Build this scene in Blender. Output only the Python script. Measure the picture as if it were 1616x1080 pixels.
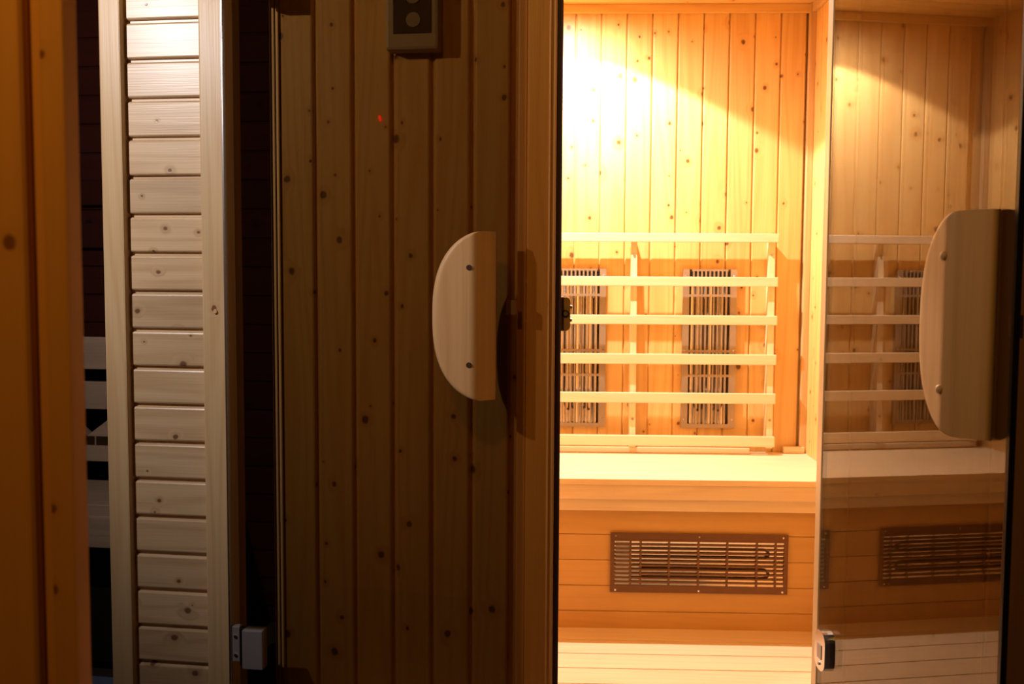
import bpy, bmesh, math, random
from mathutils import Vector, Matrix
random.seed(4)
for o in list(bpy.data.objects): bpy.data.objects.remove(o)
sc = bpy.context.scene
col = sc.collection
R = math.radians

# ------------------------------------------------------------------ camera
cam_d = bpy.data.cameras.new('camera'); cam = bpy.data.objects.new('camera', cam_d); col.objects.link(cam)
cam_d.sensor_width = 36.0; cam_d.lens = 36.0 * 1600 / 1616
cam_d.clip_start = .02
cam_d.dof.use_dof = True; cam_d.dof.focus_distance = 2.4; cam_d.dof.aperture_fstop = 5.0
cam.matrix_world = Matrix.Translation((0, 0, 1.1)) @ Matrix.Rotation(R(90 - 3.93), 4, 'X') @ Matrix.Rotation(R(.31), 4, 'Z')
sc.camera = cam

# ------------------------------------------------------------------ frames: two slightly turned fronts
class Frame:
    def __init__(s, x, y, deg):
        s.o = Vector((x, y, 0)); s.a = R(deg)
        s.u = Vector((math.cos(s.a), math.sin(s.a), 0)); s.v = Vector((-math.sin(s.a), math.cos(s.a), 0))
    def W(s, u, v, z=0.): return s.o + s.u * u + s.v * v + Vector((0, 0, z))
L = Frame(.108, 2.25, -1.9)          # lit infrared cabin
D = Frame(-.3, 2.36, -8.3)           # plank walls and glass door on the left

# ------------------------------------------------------------------ world, lamps, exposure
w = bpy.data.worlds.new('world'); sc.world = w; w.use_nodes = True
w.node_tree.nodes['Background'].inputs[0].default_value = (1, .55, .25, 1)
w.node_tree.nodes['Background'].inputs[1].default_value = .006
sc.view_settings.view_transform = 'Standard'; sc.view_settings.look = 'None'
sc.view_settings.gamma = 1; sc.view_settings.use_curve_mapping = False
sc.view_settings.exposure = 0.0

def point(name, loc, power, colr, rad):
    l = bpy.data.lights.new(name, 'POINT'); l.energy = power; l.color = colr; l.shadow_soft_size = rad
    o = bpy.data.objects.new(name, l); o.location = loc; col.objects.link(o); return o
hs = bpy.data.lights.new('hall_lamp_light', 'SPOT'); hs.energy = 74; hs.color = (1, .92, .92); hs.shadow_soft_size = .016; hs.spot_size = R(101); hs.spot_blend = .8
ho = bpy.data.objects.new('hall_lamp_light', hs); ho.location = D.W(-1.1, -1.26, 1.97); col.objects.link(ho)
ho.rotation_euler = (D.W(-.40, .0, 1.64) - ho.location).to_track_quat('-Z', 'Y').to_euler()
HALL_WARM = point('warm_hall_lamp_light', (-.49, .37, 2.3), 34, (1, .50, .08), .08)
LAMP_P = L.W(.04, .97, 1.990)
ls = bpy.data.lights.new('cabin_lamp_light', 'SPOT'); ls.energy = 80; ls.color = (1, .845, .73)
ls.spot_size = R(125); ls.spot_blend = .10; ls.shadow_soft_size = .010
lo = bpy.data.objects.new('cabin_lamp_light', ls); lo.location = LAMP_P; col.objects.link(lo)

l2 = bpy.data.lights.new('cabin_lamp_glow', 'SPOT'); l2.energy = 60; l2.color = (1, .845, .73); l2.spot_size = R(178); l2.spot_blend = 1.; l2.shadow_soft_size = .010   # wide soft share of the same lamp
l2o = bpy.data.objects.new('cabin_lamp_glow', l2); l2o.location = LAMP_P; col.objects.link(l2o)

# ------------------------------------------------------------------ materials
def newmat(name):
    m = bpy.data.materials.new(name); m.use_nodes = True
    nt = m.node_tree; b = nt.nodes['Principled BSDF']; return m, nt, b
def srgb(r, g, b):
    f = lambda c: ((c / 255 + .055) / 1.055) ** 2.4 if c > 10 else c / 255 / 12.92
    return (f(r), f(g), f(b), 1)

class NB:
    def __init__(s, nt): s.nt = nt
    def n(s, t, **kw):
        x = s.nt.nodes.new(t)
        for k, v in kw.items(): setattr(x, k, v)
        return x
    def lk(s, a, b): s.nt.links.new(a, b)
    def m(s, op, a, b=None, c=None, clamp=False):
        x = s.n('ShaderNodeMath', operation=op); x.use_clamp = clamp
        for i, q in enumerate((a, b, c)):
            if q is None: continue
            if hasattr(q, 'is_output'): s.lk(q, x.inputs[i])
            else: x.inputs[i].default_value = q
        return x.outputs[0]
    def mr(s, v, a, b, c=0., d=1.):
        x = s.n('ShaderNodeMapRange', interpolation_type='SMOOTHSTEP')
        for i, q in enumerate((v, a, b, c, d)):
            if hasattr(q, 'is_output'): s.lk(q, x.inputs[i])
            else: x.inputs[i].default_value = q
        return x.outputs[0]
    def mix(s, f, a, b, mode='MIX'):
        x = s.n('ShaderNodeMix', data_type='RGBA', blend_type=mode)
        for k, q in (('Factor', f), ('A', a), ('B', b)):
            i = [i for i in x.inputs if i.name == k and i.enabled][0] if k == 'Factor' else [i for i in x.inputs if i.name == k and i.type == 'RGBA'][0]
            if hasattr(q, 'is_output'): s.lk(q, i)
            else: i.default_value = q
        return [o for o in x.outputs if o.type == 'RGBA'][0]

def wood(name, light, dark, knot, axis='Z', keep=.5, kscale=8., rough=.42, grain=.55, spec=.4, tone=.10, across='X'):
    """board material; grain runs along local axis, knots scattered on the face"""
    m, nt, b = newmat(name); q = NB(nt)
    tc = q.n('ShaderNodeTexCoord'); oi = q.n('ShaderNodeObjectInfo')
    sp = q.n('ShaderNodeSeparateXYZ'); q.lk(tc.outputs['Object'], sp.inputs[0])
    ax = {'X': 0, 'Y': 1, 'Z': 2}
    al = sp.outputs[ax[axis]]; ac = sp.outputs[ax[across]]
    th = sp.outputs[3 - ax[axis] - ax[across]]
    rnd = oi.outputs['Random']
    al = q.m('ADD', al, q.m('MULTIPLY', rnd, 53.7)); ac = q.m('ADD', ac, q.m('MULTIPLY', rnd, 17.3))
    # knots
    kv = q.n('ShaderNodeCombineXYZ'); q.lk(ac, kv.inputs[0]); q.lk(q.m('MULTIPLY', al, .85), kv.inputs[1])
    wn = q.n('ShaderNodeTexNoise'); wn.inputs['Scale'].default_value = 42; q.lk(kv.outputs[0], wn.inputs['Vector'])
    vo = q.n('ShaderNodeTexVoronoi', voronoi_dimensions='2D', feature='F1'); vo.inputs['Scale'].default_value = kscale
    q.lk(kv.outputs[0], vo.inputs['Vector'])
    sc_ = q.n('ShaderNodeSeparateColor'); q.lk(vo.outputs['Color'], sc_.inputs[0])
    on = q.m('LESS_THAN', sc_.outputs[0], keep)
    dist = q.m('ADD', vo.outputs['Distance'], q.m('MULTIPLY_ADD', wn.outputs[0], .11, -.055))
    rad = q.m('MULTIPLY_ADD', q.m('POWER', sc_.outputs[1], 2.), .085, .034)
    core = q.m('MULTIPLY', q.mr(dist, rad, q.m('MULTIPLY', rad, .45)), on)
    halo = q.m('MULTIPLY', q.mr(dist, q.m('MULTIPLY', rad, 3.2), rad), on)
    # growth rings, bent around the knots
    gv = q.n('ShaderNodeCombineXYZ'); q.lk(q.m('MULTIPLY', ac, 9.), gv.inputs[0]); q.lk(q.m('MULTIPLY', th, 9.), gv.inputs[1]); q.lk(q.m('MULTIPLY', al, .55), gv.inputs[2])
    n1 = q.n('ShaderNodeTexNoise'); n1.inputs['Scale'].default_value = 1.; n1.inputs['Detail'].default_value = 1.5; q.lk(gv.outputs[0], n1.inputs['Vector'])
    ph = q.m('ADD', q.m('MULTIPLY', n1.outputs[0], 62.), q.m('MULTIPLY', halo, 5.))
    ring = q.m('POWER', q.m('MULTIPLY_ADD', q.m('SINE', ph), .5, .5), 2.2)
    fv = q.n('ShaderNodeCombineXYZ'); q.lk(q.m('MULTIPLY', ac, 260.), fv.inputs[0]); q.lk(q.m('MULTIPLY', th, 260.), fv.inputs[1]); q.lk(q.m('MULTIPLY', al, 5.), fv.inputs[2])
    n2 = q.n('ShaderNodeTexNoise'); n2.inputs['Scale'].default_value = 1.; n2.inputs['Detail'].default_value = 2; q.lk(fv.outputs[0], n2.inputs['Vector'])
    n3 = q.n('ShaderNodeTexNoise'); n3.inputs['Scale'].default_value = 1.3; q.lk(gv.outputs[0], n3.inputs['Vector'])
    g = q.m('ADD', q.m('MULTIPLY', ring, .55 * grain), q.m('MULTIPLY', q.mr(n2.outputs[0], .35, .7), .35 * grain))
    g = q.m('ADD', g, q.m('MULTIPLY_ADD', n3.outputs[0], .5 * grain, -.22 * grain), clamp=True)
    c = q.mix(g, light, dark)
    c = q.mix(q.m('MULTIPLY', halo, .38), c, dark)
    c = q.mix(q.m('MULTIPLY', core, .85), c, knot)
    rs = q.n('ShaderNodeTexWhiteNoise', noise_dimensions='1D'); q.lk(q.m('MULTIPLY', rnd, 917.), rs.inputs['W'])
    hv = q.n('ShaderNodeHueSaturation'); q.lk(c, hv.inputs['Color']); q.lk(q.m('MULTIPLY_ADD', rs.outputs[0], 2 * tone, 1 - tone), hv.inputs['Value'])
    q.lk(hv.outputs[0], b.inputs['Base Color'])
    b.inputs['Roughness'].default_value = rough; b.inputs['Specular IOR Level'].default_value = spec
    bp = q.n('ShaderNodeBump'); bp.inputs['Strength'].default_value = .12; bp.inputs['Distance'].default_value = .002
    q.lk(q.m('SUBTRACT', n2.outputs[0], q.m('MULTIPLY', core, 1.)), bp.inputs['Height']); q.lk(bp.outputs[0], b.inputs['Normal'])
    return m

KN = srgb(92, 48, 18)
PINE = wood('pine', srgb(238, 200, 132), srgb(216, 158, 84), KN, keep=.7, kscale=10.5, rough=.4)
PINE_X = wood('pine_length_x', srgb(238, 200, 132), srgb(216, 158, 84), KN, axis='X', across='Z', keep=.5, kscale=8, rough=.4)
PINE_H = wood('pine_cladding', srgb(214, 182, 140), srgb(172, 132, 88), srgb(96, 56, 28), keep=.7, kscale=11, rough=.34, spec=.6)
TRIM = wood('pine_trim', srgb(216, 182, 134), srgb(192, 146, 94), srgb(110, 62, 28), keep=.06, kscale=7, rough=.38, tone=.05)
ABACHI = wood('abachi', srgb(244, 221, 184), srgb(232, 202, 158), srgb(190, 150, 100), axis='X', across='Z', keep=.0, rough=.5, grain=.6, tone=.04)
ABACHI_Z = wood('abachi_upright', srgb(244, 221, 184), srgb(232, 202, 158), srgb(190, 150, 100), keep=.0, rough=.5, grain=.6, tone=.04)
BENCHF = wood('bench_cladding', srgb(214, 168, 98), srgb(200, 150, 80), srgb(150, 100, 50), keep=.05, rough=.5, grain=.4, tone=.03)
HANDLE = wood('handle_wood', srgb(214, 174, 124), srgb(192, 148, 98), srgb(160, 110, 60), keep=.0, rough=.45, grain=.6, tone=.02)
SAUNA_SHADED = wood('dark_shaded_sauna_wood', srgb(50, 18, 10), srgb(38, 12, 7), srgb(20, 9, 6), keep=.3, rough=.75, tone=.08, spec=.05)  # dark wood, with the unlit sauna's shade put into its colour
TRIM_O = wood('orange_pine_trim', srgb(202, 144, 78), srgb(178, 116, 54), srgb(84, 40, 12), keep=.10, kscale=7, rough=.42, grain=.4, tone=.04)
AGED = wood('aged_sauna_wood', srgb(150, 124, 100), srgb(126, 100, 78), srgb(90, 64, 44), axis='X', across='Z', keep=.0, rough=.6, tone=.05)
NEARW = wood('warm_lit_pine', srgb(210, 150, 78), srgb(192, 130, 60), srgb(110, 56, 16), keep=.4, kscale=12, rough=.5, grain=.35, tone=.05)  # orange of the warm light put into the wood colour

def plain(name, c, rough=.5, metal=0., spec=.5):
    m, nt, b = newmat(name); q = NB(nt)
    tc = q.n('ShaderNodeTexCoord'); n = q.n('ShaderNodeTexNoise'); n.inputs['Scale'].default_value = 55; q.lk(tc.outputs['Object'], n.inputs['Vector'])
    q.lk(q.mix(q.m('MULTIPLY', n.outputs[0], .25), c, (c[0] * .7, c[1] * .7, c[2] * .7, 1)), b.inputs['Base Color'])
    b.inputs['Roughness'].default_value = rough; b.inputs['Metallic'].default_value = metal; b.inputs['Specular IOR Level'].default_value = spec
    return m
STEEL = plain('brushed_steel', (.46, .42, .40, 1), .38, .45)
GRILLE = plain('grille_metal', srgb(176, 158, 134), .4, .4)
GRILLE_D = plain('bronze_grille_metal', srgb(120, 84, 54), .5, .45)
MIRROR = plain('polished_reflector', (.78, .72, .62, 1), .22, 1.)
ELEMENT = plain('heating_tube_metal', srgb(70, 52, 40), .35, .8)
SEAL = plain('dark_seal', srgb(58, 26, 20), .6)
BLACK = plain('black_plastic', srgb(26, 22, 18), .35)
GREYP = plain('grey_plastic', srgb(176, 166, 146), .45)
BUTTON = plain('button_plastic', srgb(150, 138, 122), .4)
ALU = plain('aluminium', (.75, .75, .80, 1), .25, 1.)
TILE = plain('blue_grey_tile', srgb(110, 122, 150), .4)
FLOORM = plain('dark_floor', srgb(60, 48, 40), .6)
CERAM = plain('white_ceramic', srgb(225, 220, 205), .5)
m, nt, b = newmat('reflected_red_glow'); b.inputs['Emission Color'].default_value = (1, .03, .01, 1); b.inputs['Emission Strength'].default_value = 1.2; b.inputs['Base Color'].default_value = (.6, .02, .01, 1); RED_GLOW = m  # glow imitating a reflected red light
m, nt, b = newmat('lamp_diffuser'); b.inputs['Emission Color'].default_value = (1, .8, .5, 1); b.inputs['Emission Strength'].default_value = 3.; LAMPG = m

def tinted(name, tint):
    """thin tinted pane: Schlick reflection over coloured transmission, half the tint on each face"""
    m, nt, b = newmat(name); q = NB(nt); nt.nodes.remove(b)
    out = [n for n in nt.nodes if n.type == 'OUTPUT_MATERIAL'][0]
    ge = q.n('ShaderNodeNewGeometry'); dp = q.n('ShaderNodeVectorMath', operation='DOT_PRODUCT')
    q.lk(ge.outputs['Incoming'], dp.inputs[0]); q.lk(ge.outputs['Normal'], dp.inputs[1])
    c = q.m('ABSOLUTE', dp.outputs['Value'])
    f = q.m('MULTIPLY_ADD', q.m('POWER', q.m('SUBTRACT', 1., c, clamp=True), 5.), .96, .04)
    tr = q.n('ShaderNodeBsdfTransparent'); tr.inputs[0].default_value = tint
    gl = q.n('ShaderNodeBsdfGlossy'); gl.inputs['Roughness'].default_value = .0; gl.inputs['Color'].default_value = (1, 1, 1, 1)
    mx = q.n('ShaderNodeMixShader'); q.lk(f, mx.inputs[0]); q.lk(tr.outputs[0], mx.inputs[1]); q.lk(gl.outputs[0], mx.inputs[2])
    q.lk(mx.outputs[0], out.inputs[0]); return m
GLASS = tinted('bronze_tinted_glass', (.65, .58, .46, 1))

# ------------------------------------------------------------------ mesh helpers
def finish(name, bm, mat, parent=None, loc=(0, 0, 0), rot=(0, 0, 0), smooth=False):
    me = bpy.data.meshes.new(name); bmesh.ops.recalc_face_normals(bm, faces=bm.faces); bm.to_mesh(me); bm.free()
    me.materials.append(mat)
    if smooth:
        for p in me.polygons: p.use_smooth = True
    return inst(name, me, parent, loc, rot)
def inst(name, me, parent=None, loc=(0, 0, 0), rot=(0, 0, 0)):
    o = bpy.data.objects.new(name, me); col.objects.link(o); o.parent = parent
    o.location = loc; o.rotation_euler = rot; return o
def addbox(bm, x0, x1, y0, y1, z0, z1, bev=0.):
    b2 = bmesh.new()
    bmesh.ops.create_cube(b2, size=1., matrix=Matrix.Translation(((x0 + x1) / 2, (y0 + y1) / 2, (z0 + z1) / 2)) @ Matrix.Diagonal((x1 - x0, y1 - y0, z1 - z0, 1)))
    if bev: bmesh.ops.bevel(b2, geom=b2.edges[:], offset=bev, segments=2, profile=.6, affect='EDGES')
    me = bpy.data.meshes.new('t'); b2.to_mesh(me); b2.free(); bm.from_mesh(me); bpy.data.meshes.remove(me)
def box(name, x0, x1, y0, y1, z0, z1, mat, parent=None, loc=(0, 0, 0), rot=(0, 0, 0), bev=0.):
    bm = bmesh.new(); addbox(bm, x0, x1, y0, y1, z0, z1, bev); return finish(name, bm, mat, parent, loc, rot)
def addcyl(bm, p, q, r, seg=12, r2=None):
    p, q = Vector(p), Vector(q); d = q - p
    bmesh.ops.create_cone(bm, cap_ends=True, segments=seg, radius1=r, radius2=r if r2 is None else r2, depth=d.length,
                          matrix=Matrix.Translation((p + q) / 2) @ d.to_track_quat('Z', 'Y').to_matrix().to_4x4())
def addtube(bm, pts, r, seg=8):
    pts = [Vector(p) for p in pts]; rings = []
    for i, p in enumerate(pts):
        t = (pts[min(i + 1, len(pts) - 1)] - pts[max(i - 1, 0)]).normalized()
        a = t.orthogonal().normalized() if i == 0 else (a - t * a.dot(t)).normalized()
        c = t.cross(a)
        rings.append([bm.verts.new(p + a * r * math.cos(k * 2 * math.pi / seg) + c * r * math.sin(k * 2 * math.pi / seg)) for k in range(seg)])
    for A, B in zip(rings, rings[1:]):
        for k in range(seg): bm.faces.new((A[k], A[(k + 1) % seg], B[(k + 1) % seg], B[k]))
    bm.faces.new(rings[0][::-1]); bm.faces.new(rings[-1])
def addprism(bm, prof, z0, z1):
    """profile polygon in x,y pushed along z"""
    a = [bm.verts.new((x, y, z0)) for x, y in prof]; c = [bm.verts.new((x, y, z1)) for x, y in prof]
    bm.faces.new(a[::-1]); bm.faces.new(c)
    for i in range(len(prof)):
        j = (i + 1) % len(prof); bm.faces.new((a[i], a[j], c[j], c[i]))
def plank_mesh(name, pitch, length, mat, gap=.004, ch=.003, d=.007, t=.014):
    """tongue and groove board along local z, face at y=0 towards -y, tongue showing in the joint"""
    h = pitch / 2; bm = bmesh.new()
    addprism(bm, [(-h, t), (-h, d), (-h + gap, d), (-h + gap, ch), (-h + gap + ch * .45, ch * .25), (-h + gap + ch, 0), (h - ch, 0), (h - ch * .45, ch * .25), (h, ch), (h, t)], 0, length)
    bmesh.ops.recalc_face_normals(bm, faces=bm.faces)
    me = bpy.data.meshes.new(name); bm.to_mesh(me); bm.free(); me.materials.append(mat); return me

def tag(o, label, cat, group=None, kind=None):
    o['label'] = label; o['category'] = cat
    if group: o['group'] = group
    if kind: o['kind'] = kind
    return o
def empty(name, loc, a=0.):
    o = bpy.data.objects.new(name, None); col.objects.link(o); o.location = loc; o.rotation_euler = (0, 0, a); o.empty_display_size = .05; return o
def fbox(name, F, u0, u1, v0, v1, z0, z1, mat, bev=0., label=None, cat=None, kind=None):
    """top-level box standing in a frame, its origin at the middle of its base"""
    o = box(name, -(u1 - u0) / 2, (u1 - u0) / 2, -(v1 - v0) / 2, (v1 - v0) / 2, 0, z1 - z0, mat, None, F.W((u0 + u1) / 2, (v0 + v1) / 2, z0), (0, 0, F.a), bev)
    if label: tag(o, label, cat, None, kind)
    return o
HOR = (0, R(90), 0)     # board lying along local x (its length axis z turned onto x)

# ================================================================== THE SETTING
fl = box('floor', -2.6, 2.2, -1.2, 4.2, -.08, -.03, FLOORM); tag(fl, 'dark floor under the cabins and hall', 'floor', kind='structure')

# ---- lit cabin shell
VB, UL, UR, ZC = 1.27, -.61, .868, 2.008
wb = fbox('wall_back', L, UL - .04, UR + .04, VB + .0145, VB + .04, 0, ZC + .03, PINE, 0, 'back wall of the lit cabin clad in knotty vertical pine planks', 'wall', 'structure')
pm = plank_mesh('plank_back', .0866, ZC - .42, PINE, gap=.0035, ch=.0035)
ox = (UL + UR) / 2; oy = (VB + .0145 + VB + .04) / 2
for k in range(-9, 11):
    c = .0616 + .0866 * (k - .5)
    if c - .05 < UL or c > UR - .02: continue
    inst('plank', pm, wb, (c - ox, VB - oy, .42))
# right inner wall
wr = fbox('wall_right', L, UR + .0145, UR + .045, .09, VB + .0145, 0, ZC + .03, PINE, 0, 'right side wall of the lit cabin, only a sliver visible beside the corner', 'wall', 'structure')
pm = plank_mesh('plank_side', .0866, ZC, PINE, gap=.0035, ch=.0035)
cx = UR + .03; cy = (.09 + VB + .0145) / 2
for k in range(13):
    inst('plank', pm, wr, (UR - cx, VB - .05 - .0866 * k - cy, 0), (0, 0, R(-90)))
wl = fbox('wall_left', L, UL - .029, UL - .0145, .24, VB + .0145, 0, ZC + .03, PINE, 0, 'left side wall of the lit cabin, seen only mirrored in the open glass door', 'wall', 'structure')
cx = UL - .02175; cy = (.24 + VB + .0145) / 2
for k in range(11):
    inst('plank', pm, wl, (UL - cx, VB - .05 - .0866 * k - cy, 0), (0, 0, R(90)))
# ceiling
ce = fbox('ceiling', L, UL - .04, UR + .04, .06, VB + .04, ZC + .0145, ZC + .04, PINE, 0, 'pine board ceiling of the lit cabin', 'ceiling', 'structure')
pm = plank_mesh('plank_ceiling', .0866, UR - UL, PINE)
cy = (.06 + VB + .04) / 2
for k in range(14):
    o = inst('plank', pm, ce, (UL - ox, VB - .045 - .0866 * k - cy, -.0145))
    o.rotation_euler = Matrix(((0, 0, 1), (1, 0, 0), (0, 1, 0))).to_euler()     # length -> x, width -> y, face down
# corner and ceiling battens
def batten(n, u0, u1, v0, v1, z0, z1, mat, label, F=L, bev=.003):
    o = fbox('trim_%d' % n, F, u0, u1, v0, v1, z0, z1, mat, bev, label, 'trim', 'structure'); return o
batten(1, UR - .022, UR, VB - .022, VB, .482, ZC, TRIM, 'slim upright batten in the right back corner of the lit cabin')
batten(2, UL, UR, VB - .016, VB - .0005, ZC - .030, ZC, PINE_X, 'horizontal batten under the ceiling along the lit back wall')
batten(3, UR - .016, UR, .12, VB - .024, ZC - .030, ZC, TRIM, 'short batten under the ceiling along the right side wall')
batten(4, UL, UL + .022, VB - .022, VB, .482, ZC - .03, TRIM, 'slim upright batten in the left back corner of the lit cabin, mirrored in glass')
# cabin floor boards
fs = fbox('floor', L, UL, UR, .12, VB, -.029, -.021, BENCHF, 0, 'pale slatted wooden floor of the lit cabin', 'floor', 'structure')
bm = bmesh.new(); addbox(bm, -(UR - UL) / 2, (UR - UL) / 2, -.052, .052, -.02, 0, .003); sl = bpy.data.meshes.new('floor_slat'); bm.to_mesh(sl); bm.free(); sl.materials.append(ABACHI)
cy = (.12 + VB) / 2
for k in range(-1, 6):
    inst('floor_slat', sl, fs, (0, .568 + .1085 * -k - cy, .029))
inst('floor_slat', sl, fs, (0, .568 + .1085 * 2 - cy, .029))

# ---- front of the lit cabin
ZT = 2.04
batten(5, -.0985, -.0785, .058, .21, -.03, ZT, TRIM_O, 'narrow brown pine strip beside the free edge of the left glass door')
o = batten(6, -.078, -.0118, .045, .21, -.03, ZT, TRIM_O, 'tall pine door post left of the lit doorway', bev=.004)
box('edge_bead', -.0135, -.009, -.0865, -.0822, 0, ZT + .03, TRIM_O, o, (.033 - .004, 0, 0), (0, 0, 0), .001)
batten(7, -.0112, .0012, .052, .21, -.03, ZT, SEAL, 'dark brown sealing strip along the left edge of the lit doorway', bev=.002)
batten(8, .5935, .655, .045, .085, -.03, ZT, TRIM, 'right door post of the lit doorway catching bright lamp light', bev=.0025)
batten(9, .0013, .593, .06, .11, 1.93, ZT, PINE_X, 'wooden lintel over the lit doorway')
wf = fbox('wall_front', L, .6555, 1.7, .075, .089, -.03, ZT, PINE, 0, 'dim brown wooden wall right of the lit doorway behind the open door', 'wall', 'structure')
pm = plank_mesh('panel_board', .32, ZT + .03, TRIM_O, gap=.005, ch=.004)
for k in range(3):
    inst('panel', pm, wf, (.6555 + .161 + .32 * k - (.6555 + 1.7) / 2, .0605 - .082, 0))
wfl = fbox('wall_partition', L, -.62, -.001, .215, .235, -.03, ZT, PINE, 0, 'inner lining of the cabin front left of the doorway', 'wall', 'structure')
wfl.name = 'wall_inner_front'

# ---- dark plank wall behind the left glass door
wd = fbox('wall_center', D, -.262, .315, .0645, .08, -.03, ZT, PINE, 0, 'vertical knotty pine plank wall seen dimly through the brown glass door', 'wall', 'structure')
pm = plank_mesh('plank_dark', .0945, ZT + .03, PINE, gap=.0105, ch=.006, d=.011)
for k in range(6):
    inst('plank', pm, wd, (-.1838 - .0945 / 2 + .0945 * k - .0265, .05 - .0722, 0))
# corner strips facing the hall lamp
bm = bmesh.new(); addprism(bm, [(-.009, .03), (-.009, .012), (.0055, 0), (.0065, .001), (.0065, .03)], 0, ZT + .03)
o = finish('trim_10', bm, TRIM, None, D.W(-.284, .045, -.03), (0, 0, D.a)); tag(o, 'outer pale corner strip of the dim plank wall behind the glass door', 'trim', kind='structure')
bm = bmesh.new(); addprism(bm, [(-.006, .02), (-.006, .006), (.0035, 0), (.0035, .02)], 0, ZT + .03)
o = finish('trim_11', bm, TRIM, None, D.W(-.2695, .044, -.03), (0, 0, D.a)); tag(o, 'inner pale corner strip next to the dim plank wall behind the glass door', 'trim', kind='structure')
# outer left side of the lit cabin, running back from that corner
o = fbox('wall_cabin_side', L, UL - .044, UL - .0295, .24, VB + .03, -.03, ZT, SAUNA_SHADED, 0, 'outer side wall of the lit cabin, hidden in the dark sauna', 'wall', 'structure')

# ---- horizontal cladding beside the dark sauna
wh = fbox('wall_side', D, -.627, -.431, .0045, .03, -.03, 2.12, PINE_H, 0, 'narrow wall of pale horizontal pine boards between two posts', 'wall', 'structure')
pm = plank_mesh('plank_cladding', .0913, .194, PINE_H, gap=.0078, ch=.005, d=.010)
for k in range(-4, 19):
    zt = 1.6869 - .0911 * k
    if zt < 0.05: continue
    inst('plank', pm, wh, (-.097, -.01 - .01725, zt - .0455 + .03 + .003), HOR)
t12 = batten(12, -.6796, -.6255, -.03, .06, -.03, 2.12, TRIM, 'pale upright board at the left end of the horizontal cladding', F=D, bev=.004)
t13 = batten(13, -.4317, -.3685, -.03, .06, -.03, 2.12, TRIM, 'tall pine post with a wooden plug beside the glass door hinge', F=D, bev=.004)
bm = bmesh.new(); addcyl(bm, (0, .001, 0), (0, -.004, 0), .0062, 16, .0045); finish('plug', bm, HANDLE, t13, (.0015, -.045, 1.034))

# ---- dark sauna room behind
ws = fbox('wall_sauna', D, -2.0, -.42, .78, .81, -.03, 2.2, SAUNA_SHADED, 0, 'dark boarded back wall of the unlit sauna', 'wall', 'structure'); ws.name = 'wall_rear'
pm = plank_mesh('plank_sauna', .0908, 1.575, SAUNA_SHADED, gap=.005, ch=.004)
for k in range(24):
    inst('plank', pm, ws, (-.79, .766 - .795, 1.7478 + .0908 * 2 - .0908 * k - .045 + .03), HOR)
o = fbox('ceiling', D, -2.0, -.42, .07, .80, 2.13, 2.16, SAUNA_SHADED, 0, 'dark wooden ceiling of the unlit sauna', 'ceiling', 'structure')
o = fbox('floor', D, -2.0, -.276, .03, .20, -.029, 0, TILE, 0, 'blue grey floor strip inside the dark sauna doorway', 'floor', 'structure')

# ---- near panel edge at the far left of the picture
N = Frame(-.479, 1.1, 0)
wn_ = fbox('wall_near', N, -.55, -.020, .018, .05, -.03, 2.1, NEARW, 0, 'blurred orange wooden partition at the left edge of the picture', 'wall', 'structure')
bx = -.285
box('edge_board', -.026, .0, -.02, .018, 0, 2.13, NEARW, wn_, (-bx, -.034 + .02 - .004, 0), (0, 0, 0), .004)
pm = plank_mesh('plank_near', .11, 2.13, NEARW, gap=.010, ch=.006, d=.012, t=.02)
for k in range(4):
    inst('plank', pm, wn_, (-.0435 - .055 - .11 * k - bx, -.034 - .008, 0))

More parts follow.
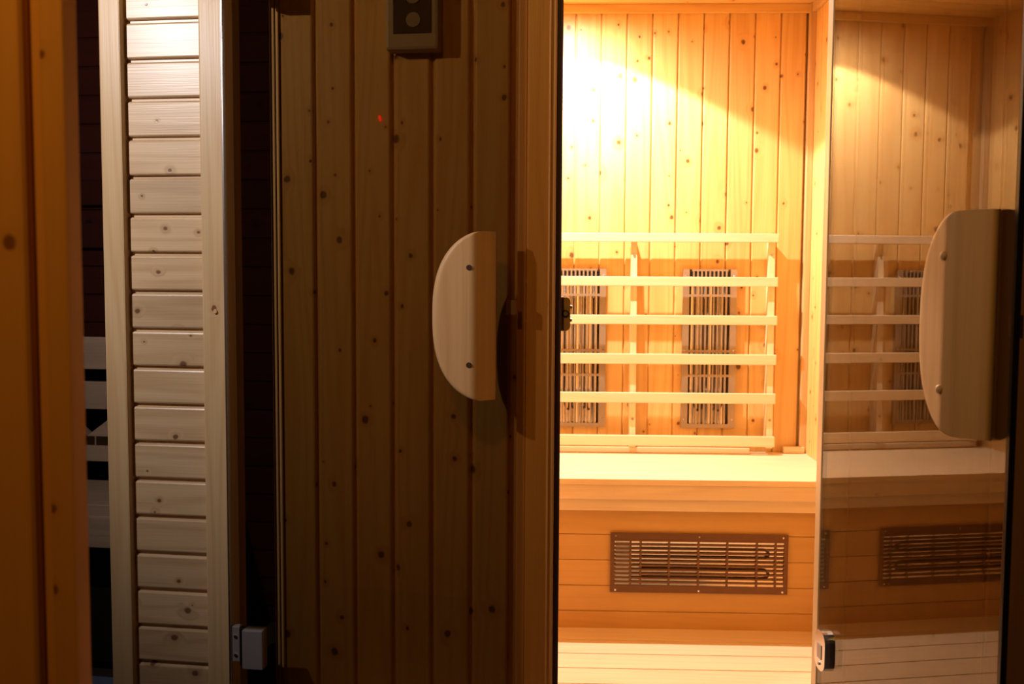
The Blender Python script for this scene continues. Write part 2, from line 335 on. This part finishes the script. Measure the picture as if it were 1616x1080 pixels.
# ================================================================== DOORS
def d_handle(name, parent, loc, rot, H_, wd_, ridge, th, mirror=1, bumps=(), holes=()):
    """wooden D handle: curved side at x=0, straight side at x=wd_, sloping from the ridge down to the straight side; glass at y=0, front at -th"""
    ny, nx = 40, 22; bm = bmesh.new(); hz = H_ / 2
    def xl(z):            # curved outline
        s = min(1., abs(z) / hz); return (wd_ * .80) * (1 - max(0., 1 - s ** 2.6) ** .55)
    def depth(x, z):
        # round over along the curved outline
        d = min(x - xl(z), (hz - abs(z)) * 1.0)
        r = .014; rd = th if d >= r else th - r + math.sqrt(max(0, r * r - (r - d) ** 2))
        sl = th if x <= ridge - .008 else (th - (th - .012) * max(0., (x - ridge)) / (wd_ - ridge))
        if ridge - .008 < x < ridge + .008:     # soften the ridge
            t = (x - ridge + .008) / .016; sl = th - (th - .012) * .008 / (wd_ - ridge) * t * t
        return min(rd, sl)
    zs = [hz * math.sin(math.pi / 2 * (i / (ny / 2) - 1)) for i in range(ny + 1)]
    grid = []
    for z in zs:
        x0 = min(xl(z), wd_ - .012); row = []
        for j in range(nx + 1):
            t = j / nx; t = t * t * (3 - 2 * t) * .5 + t * .5
            x = x0 + (wd_ - x0) * t; row.append(bm.verts.new((x * mirror, -max(depth(x, z), .002), z)))
        grid.append(row)
    for A, B in zip(grid, grid[1:]):
        for j in range(nx): bm.faces.new((A[j], A[j + 1], B[j + 1], B[j]))
    # walls down to the back and the back face
    rim = [grid[0][j] for j in range(nx + 1)] + [grid[i][nx] for i in range(1, ny + 1)] + [grid[ny][j] for j in range(nx - 1, -1, -1)] + [grid[i][0] for i in range(ny - 1, 0, -1)]
    back = [bm.verts.new((v.co.x, -.0005, v.co.z)) for v in rim]
    for i in range(len(rim)):
        j = (i + 1) % len(rim); bm.faces.new((rim[i], rim[j], back[j], back[i]))
    bm.faces.new(back)
    h = finish(name, bm, HANDLE, parent, loc, rot, True)
    for x, z in bumps:
        bm = bmesh.new(); bmesh.ops.create_uvsphere(bm, u_segments=14, v_segments=8, radius=.0075, matrix=Matrix.Diagonal((1, .8, 1, 1)))
        finish('dowel', bm, HANDLE, h, (x * mirror, -th - .001, z), smooth=True)
    for x, z in holes:
        bm = bmesh.new(); addcyl(bm, (0, .0, 0), (0, -.0022, 0), .0062, 16); addcyl(bm, (0, 0, 0), (0, -.0023, 0), .0045, 16)
        finish('screw_plug', bm, SEAL, h, (x * mirror, -th + .0012, z))
    return h

# left door (shut in front of the dim wall), glass lies in frame D at v = -.06
dl = empty('door_1', D.W(-.3459, -.06, 0), D.a); tag(dl, 'bronze tinted glass door on the left with outer D-shaped wooden handle', 'door', kind='structure')
GW = .3233 + .3459
box('glass_pane', .012, GW, -.004, .004, .02, 2.0, GLASS, dl)
box('edge_profile', -.0155, -.0105, -.006, .006, .02, 2.0, ALU, dl, bev=.0015)['label'] = 'pale metallic strip along the hinge edge'
d_handle('handle', dl, (.1405 + .3459, -.004, 1.003), (0, 0, 0), .372, .137, .094, .056, 1, (), ((.085, .107), (.085, -.106)))
box('latch_plate', GW - .026, GW - .003, .0045, .016, 1.005, 1.038, HANDLE, dl, bev=.001)
for nm, z0 in (('hinge', .163), ('hinge', 1.728)):
    h = box(nm, .0215, .0715, -.016, .016, z0, z0 + .093, STEEL, dl, bev=.002)
    box('bracket', -.006, .0125, -.008, .014, z0 + .014, z0 + .098, STEEL, h, bev=.002)
    box('knuckle', .0115, .0225, -.007, .012, z0 + .004, z0 + .094, BLACK, h, bev=.002)
    for dz in (.03, .075):
        bm = bmesh.new(); addcyl(bm, (.003, -.007, z0 + dz), (.003, -.0105, z0 + dz), .004, 10); finish('screw', bm, ALU, h)

# right door: open, swung out towards the viewer
TH = 3.6
Hp = L.W(.5975, .038, 0)
ang = math.atan2(-math.cos(R(TH)), math.sin(R(TH)))          # local x runs from the hinge to the free edge, local -y faces the viewer's side (left)
dr = empty('door_2', Hp, ang); tag(dr, 'open bronze glass door on the right mirroring the lit cabin, with wooden handle', 'door', kind='structure')
RW = .75
box('glass_pane', 0.004, RW, -.004, .004, .02, 2.0, GLASS, dr)
box('edge_seal', RW + .0002, RW + .0075, -.005, .005, .02, 2.0, BLACK, dr)['label'] = 'black edge along the free side'
d_handle('handle', dr, (.563, -.004, 1.022), (0, 0, 0), .358, .145, .098, .058, 1, ((.088, .108), (.088, -.105)))
box('latch_plate', RW - .026, RW - .003, .0045, .016, 1.005, 1.04, HANDLE, dr, bev=.001)
for z0 in (.213, 1.84):
    bm = bmesh.new(); pr = []
    hw, hh, rr = .031, .045, .026
    for cxx, czz, a0 in ((hw - rr, hh - rr, 0), (-hw + rr, hh - rr, 90), (-hw + rr, -hh + rr, 180), (hw - rr, -hh + rr, 270)):
        for s in range(7): pr.append((cxx + rr * math.cos(R(a0 + 15 * s)), czz + rr * math.sin(R(a0 + 15 * s))))
    vs = [bm.verts.new((x, -.016, z)) for x, z in pr]; vb_ = [bm.verts.new((x, .014, z)) for x, z in pr]
    bm.faces.new(vs); bm.faces.new(vb_[::-1])
    for i in range(len(pr)): bm.faces.new((vs[i], vb_[i], vb_[(i + 1) % len(pr)], vs[(i + 1) % len(pr)]))
    h = finish('hinge', bm, ALU, dr, (.046, 0, z0 + .045))
    box('inset', -.012, .012, -.0175, -.0162, -.018, .014, STEEL, h)
    bm = bmesh.new(); addcyl(bm, (0, -.016, 0), (0, -.0185, 0), .004, 10); finish('screw', bm, STEEL, h, (0, 0, -.03))
# roller catch on the left side of the lit doorway
ct = empty('door_catch', L.W(.0012, .09, 1.005), L.a); tag(ct, 'small rounded wooden door catch with a screw at the lit doorway edge', 'door catch')
bm = bmesh.new(); pr = [(0, -.039)] + [(.010 + .012 * math.cos(R(a)), -.027 + .012 * math.sin(R(a))) for a in range(-90, 1, 15)] + [(.010 + .012 * math.cos(R(a)), .027 + .012 * math.sin(R(a))) for a in range(0, 91, 15)] + [(0, .039)]
a_ = [bm.verts.new((x, -.008, z)) for x, z in pr]; c_ = [bm.verts.new((x, .01, z)) for x, z in pr]; bm.faces.new(a_); bm.faces.new(c_[::-1])
for i in range(len(pr)): bm.faces.new((a_[i], c_[i], c_[(i + 1) % len(pr)], a_[(i + 1) % len(pr)]))
finish('body', bm, HANDLE, ct)
bm = bmesh.new(); addcyl(bm, (.011, -.008, .001), (.011, -.011, .001), .0085, 16); finish('washer', bm, SEAL, ct)
bm = bmesh.new(); addcyl(bm, (.011, -.011, .001), (.011, -.013, .001), .0055, 14); finish('screw', bm, GRILLE, ct)
for z in (.016, -.014):
    bm = bmesh.new(); addcyl(bm, (.0215, -.004, z), (.026, -.004, z), .004, 10); finish('roller', bm, GRILLE, ct)

# ================================================================== LIT CABIN FURNITURE
ZB = .4815; VF = .7675
bn = empty('sauna_bench', L.W((UL + UR) / 2, (VF + VB) / 2, 0), L.a); tag(bn, 'pale wooden bench across the lit cabin with an orange clad front', 'bench')
hw = (UR - UL) / 2 - .001; hv = (VB - VF) / 2
dpt = (VB - VF - .002) / 4
for k in range(4):
    v0 = VF + dpt * k - (VF + VB) / 2
    box('seat_board', -hw, hw, v0 + .0003, v0 + dpt - .0003, ZB - .018, ZB, ABACHI, bn, bev=.0012)
box('fascia', -hw, hw, VF + .006 - (VF + VB) / 2, VF + .026 - (VF + VB) / 2, .4185, ZB - .0185, ABACHI, bn, bev=.002)
box('batten', -hw, hw, VF + .03 - (VF + VB) / 2, VF + .055 - (VF + VB) / 2, .378, .440, ABACHI, bn, bev=.002)
pm = plank_mesh('plank_bench', .0805, 2 * hw, BENCHF, gap=.0016, ch=.0012, d=.005)
VP = VF + .066
for k in range(6):
    inst('plank', pm, bn, (-hw, VP - (VF + VB) / 2, .296 + .0405 - .0805 * k + .0805), HOR)

# slatted backrest
rk = empty('slatted_backrest', L.W(.07, VB, ZB), L.a); tag(rk, 'slatted wooden backrest of six pale rails above the lit bench', 'backrest')
zr = [(1.2356, 1.2057), (1.088, 1.0558), (.9568, .9253), (.8249, .7902), (.6923, .6574), (.5459, .5108)]
for i, (a, c) in enumerate(zr):
    e = .030 + .006 * i
    box('rail', -.66 + .01, .6845 - .0012 * i, -e - .016, -e, c - ZB, a - ZB, ABACHI, rk, bev=.002)
for u in (.7345, .267, -.2, -.565):
    bm = bmesh.new(); x = u - .07
    vv = [bm.verts.new((x + dx, y, z)) for dx in (-.0105, .0105) for (y, z) in ((-.001, .022), (-.0575, .022), (-.0295, 1.2057 - ZB), (-.001, 1.2057 - ZB))]
    for f in ((0, 1, 2, 3), (7, 6, 5, 4), (0, 4, 5, 1), (1, 5, 6, 2), (2, 6, 7, 3), (3, 7, 4, 0)): bm.faces.new([vv[k] for k in f])
    p = finish('post', bm, ABACHI_Z, rk)
    for z, y in ((1.165, -.0315), (.60, -.053)):
        bm = bmesh.new(); addcyl(bm, (x, y + .003, z - ZB), (x, y - .0035, z - ZB), .0045, 10); finish('screw', bm, GRILLE, p)
box('bottom_ledge', -.65, .60, -.05, -.012, 0.0005, .020, ABACHI, rk, bev=.002)
box('end_block', .72, .792, -.028, -.001, .0005, .022, ABACHI, rk, bev=.002)

# infrared heaters
def wall_heater(u, label):
    W_, H_ = .184, .55
    h = empty('infrared_heater', L.W(u, VB, .565), L.a); tag(h, label, 'heater', 'upright wall heaters behind the backrest')
    bm = bmesh.new(); t0, t1 = -.016, -.014
    addbox(bm, -W_ / 2, -.070, t0, t1, 0, H_); addbox(bm, .070, W_ / 2, t0, t1, 0, H_)
    addbox(bm, -.070, .070, t0, t1, 0, .014)
    for z in (.182, .267, .459, .503): addbox(bm, -.070, .070, t0, t1, z - .0042, z + .0042)
    addbox(bm, -.062, .062, t0, t1, H_ - .007, H_)
    for k in range(9):
        x = -.070 + .140 * (k + 1) / 10
        addbox(bm, x - .0028, x + .0028, t0 - .0005, t1, .012, H_ - .003)
    for x in (-W_ / 2, W_ / 2 - .002): addbox(bm, x, x + .002, t1, -.0005, 0, H_)
    addbox(bm, -W_ / 2, W_ / 2, t1, -.0005, 0, .002); addbox(bm, -W_ / 2, W_ / 2, t1, -.0005, H_ - .002, H_)
    finish('grille', bm, GRILLE, h)
    bm = bmesh.new(); n = 25
    pr = [(-.071 + .142 * i / (n - 1), -.0015 - .010 * abs(math.sin(math.pi * 3 * i / (n - 1))) ** .7) for i in range(n)]
    rows = [[bm.verts.new((x, y, z)) for x, y in pr] for z in (.014, .497)]
    for i in range(n - 1): bm.faces.new((rows[0][i], rows[0][i + 1], rows[1][i + 1], rows[1][i]))
    finish('reflector', bm, MIRROR, h, smooth=True)
    box('end_block', -.068, .068, -.011, -.001, .5, .54, BLACK, h)
    for x0 in (-.034, .034):
        pts = [(x0 - .016, -.0125, .49), (x0 - .016, -.0125, .11)] + [(x0 - .016 * math.cos(R(a)), -.0125, .11 - .05 * math.sin(R(a))) for a in range(20, 161, 20)] + [(x0 + .016, -.0125, .11), (x0 + .016, -.0125, .49)]
        bm = bmesh.new(); addtube(bm, pts, .003); finish('heating_element', bm, ELEMENT, h, smooth=True)
    for x in (-.083, .083):
        for z in (.03, .27, .525):
            bm = bmesh.new(); addcyl(bm, (x, t0, z), (x, t0 - .003, z), .0048, 12, .003); finish('screw', bm, ALU, h)
    return h
wall_heater(.5295, 'upright wall heater grille behind the backrest nearest the right cabin wall')
wall_heater(.082, 'upright wall heater grille partly cut off by the left edge of the lit doorway')
wall_heater(-.366, 'upright wall heater behind the backrest, seen only mirrored in the open door')

def bench_heater(u, label):
    W_, H_ = .543, .187
    h = empty('infrared_heater', L.W(u, VP, .1165), L.a); tag(h, label, 'heater', 'wide heaters in the bench front')
    bm = bmesh.new(); t0, t1 = -.0075, -.0055; x0, x1 = -W_ / 2, W_ / 2
    addbox(bm, x0, x1, t0, t1, 0, .020); addbox(bm, x0, x1, t0, t1, H_ - .024, H_)
    addbox(bm, x0, x0 + .013, t0, t1, .02, H_ - .024); addbox(bm, x1 - .012, x1, t0, t1, .02, H_ - .024)
    for x in (.062, .093, .180, .270, .358, .448, .505): addbox(bm, x0 + x - .003, x0 + x + .003, t0 - .0004, t1, .018, H_ - .022)
    for k in range(12):
        z = .020 + (H_ - .044) * k / 11
        addbox(bm, x0 + .01, x1 - .01, t0 - .0008, t1, z - .0026, z + .0026)
    finish('grille', bm, GRILLE_D, h)
    bm = bmesh.new(); n = 9; rows = []
    pr = [(-.0052 + .0045 * math.sin(math.pi * i / (n - 1)), .014 + (H_ - .03) * i / (n - 1)) for i in range(n)]
    rows = [[bm.verts.new((x, y, z)) for y, z in pr] for x in (x0 + .006, x1 - .006)]
    for i in range(n - 1): bm.faces.new((rows[0][i], rows[0][i + 1], rows[1][i + 1], rows[1][i]))
    finish('reflector', bm, MIRROR, h)
    box('terminal_plate', x0 + .016, x0 + .058, -.005, -.003, .024, H_ - .03, STEEL, h)
    for zc, xe in ((.125, x1 - .075), (.062, x1 - .075)):
        pts = [(x0 + .09, -.0045, zc + .013)] + [(xe + .016 * math.cos(R(a)), -.0045, zc + .013 * math.sin(R(a))) for a in range(90, -91, -20)] + [(x0 + .09, -.0045, zc - .013)]
        bm = bmesh.new(); addtube(bm, pts, .0042); finish('heating_element', bm, ELEMENT, h, smooth=True)
    for x in (x0 + .016, 0, x1 - .016):
        for z in (.008, H_ - .010):
            bm = bmesh.new(); addcyl(bm, (x, t0, z), (x, t0 - .003, z), .0042, 12, .0028); finish('screw', bm, ALU, h)
bench_heater(.4425, 'wide horizontal heater grille in the orange bench front of the lit cabin')
bench_heater(-.27, 'second wide bench heater, seen only mirrored in the open glass door')

# ceiling lamp of the lit cabin
lamp = empty('ceiling_lamp', L.W(.04, .97, ZC), L.a); tag(lamp, 'round ceiling lamp above the lit bench, just out of view', 'lamp')
bm = bmesh.new(); addcyl(bm, (0, 0, -.0005), (0, 0, -.005), .05, 24, .047); finish('housing', bm, CERAM, lamp)

# ================================================================== LEFT SIDE THINGS
cb = empty('control_box', D.W(.0678, .05, 1.606), D.a); tag(cb, 'grey control box with black panel on the dim plank wall behind glass', 'control box')
box('body', -.0617, .0617, -.048, -.0005, 0, .21, GREYP, cb, bev=.007)
box('panel', -.0437, .0457, -.0505, -.0475, .036, .17, BLACK, cb, bev=.001)
for z in (.0655, .118):
    bm = bmesh.new(); addcyl(bm, (.005, -.0505, z), (.005, -.0545, z), .0178, 24, .0165); finish('button', bm, BUTTON, cb)
bm = bmesh.new(); bmesh.ops.create_uvsphere(bm, u_segments=10, v_segments=6, radius=.004, matrix=Matrix.Diagonal((.9, .6, 1.9, 1)))  # red reflection put in as a small glowing bead
o = finish('red_reflection', bm, RED_GLOW, None, D.W(-.0199, .0485, 1.4594), (0, R(-15), D.a)); tag(o, 'tiny glowing red bead for a reflected light on the dim plank wall', 'reflection')

# dark sauna: bench, backrest boards, headrest
sb = empty('sauna_bench', D.W(-1.05, .39, 0), D.a); tag(sb, 'grey-lit wooden bench with backrest boards in the dark sauna at far left', 'bench')
for k, (v0, v1) in enumerate(((.17, .282), (.288, .60))):
    box('seat_board', -.8, .34, v0 - .39, v1 - .39, .425, .45, AGED, sb, bev=.002)
box('fascia', -.8, .34, .164 - .39, .184 - .39, .366, .447, AGED, sb, bev=.002)
for x in (-.75, .3): box('leg', x - .02, x + .02, .20 - .39, .24 - .39, .0, .425, SAUNA_SHADED, sb)
box('riser', -.8, .34, .30 - .39, .315 - .39, .0, .40, BLACK, sb)
for z0, z1 in ((.793, .893), (.668, .754), (.504, .592)): box('backrest_board', -.8, .34, .23, .25, z0, z1, AGED, sb, bev=.003)
for x in (-.7, .3): box('upright', x - .02, x + .02, .2505, .28, .45, .9, SAUNA_SHADED, sb)
for z0, z1 in ((1.307, 1.384), (1.171, 1.249)): box('upper_board', -.63, .5, -.052, -.031, z0 + .03, z1 + .03, SAUNA_SHADED, ws, bev=.003)  # upper backrest boards, their shade put into the dark colour
hr = empty('headrest', D.W(-1.10, .60, .5925), D.a); tag(hr, 'small wooden headrest with sloping sides on the dark sauna backrest', 'headrest')
bm = bmesh.new()
for pr in ([(-.1, 0), (.0, 0), (-.1, .085)], [(.004, 0), (.10, 0), (.10, .07)]):
    a_ = [bm.verts.new((x, -.03, z)) for x, z in pr]; c_ = [bm.verts.new((x, .015, z)) for x, z in pr]
    bm.faces.new(a_); bm.faces.new(c_[::-1])
    for i in range(3): bm.faces.new((a_[i], c_[i], c_[(i + 1) % 3], a_[(i + 1) % 3]))
finish('wedge', bm, AGED, hr)
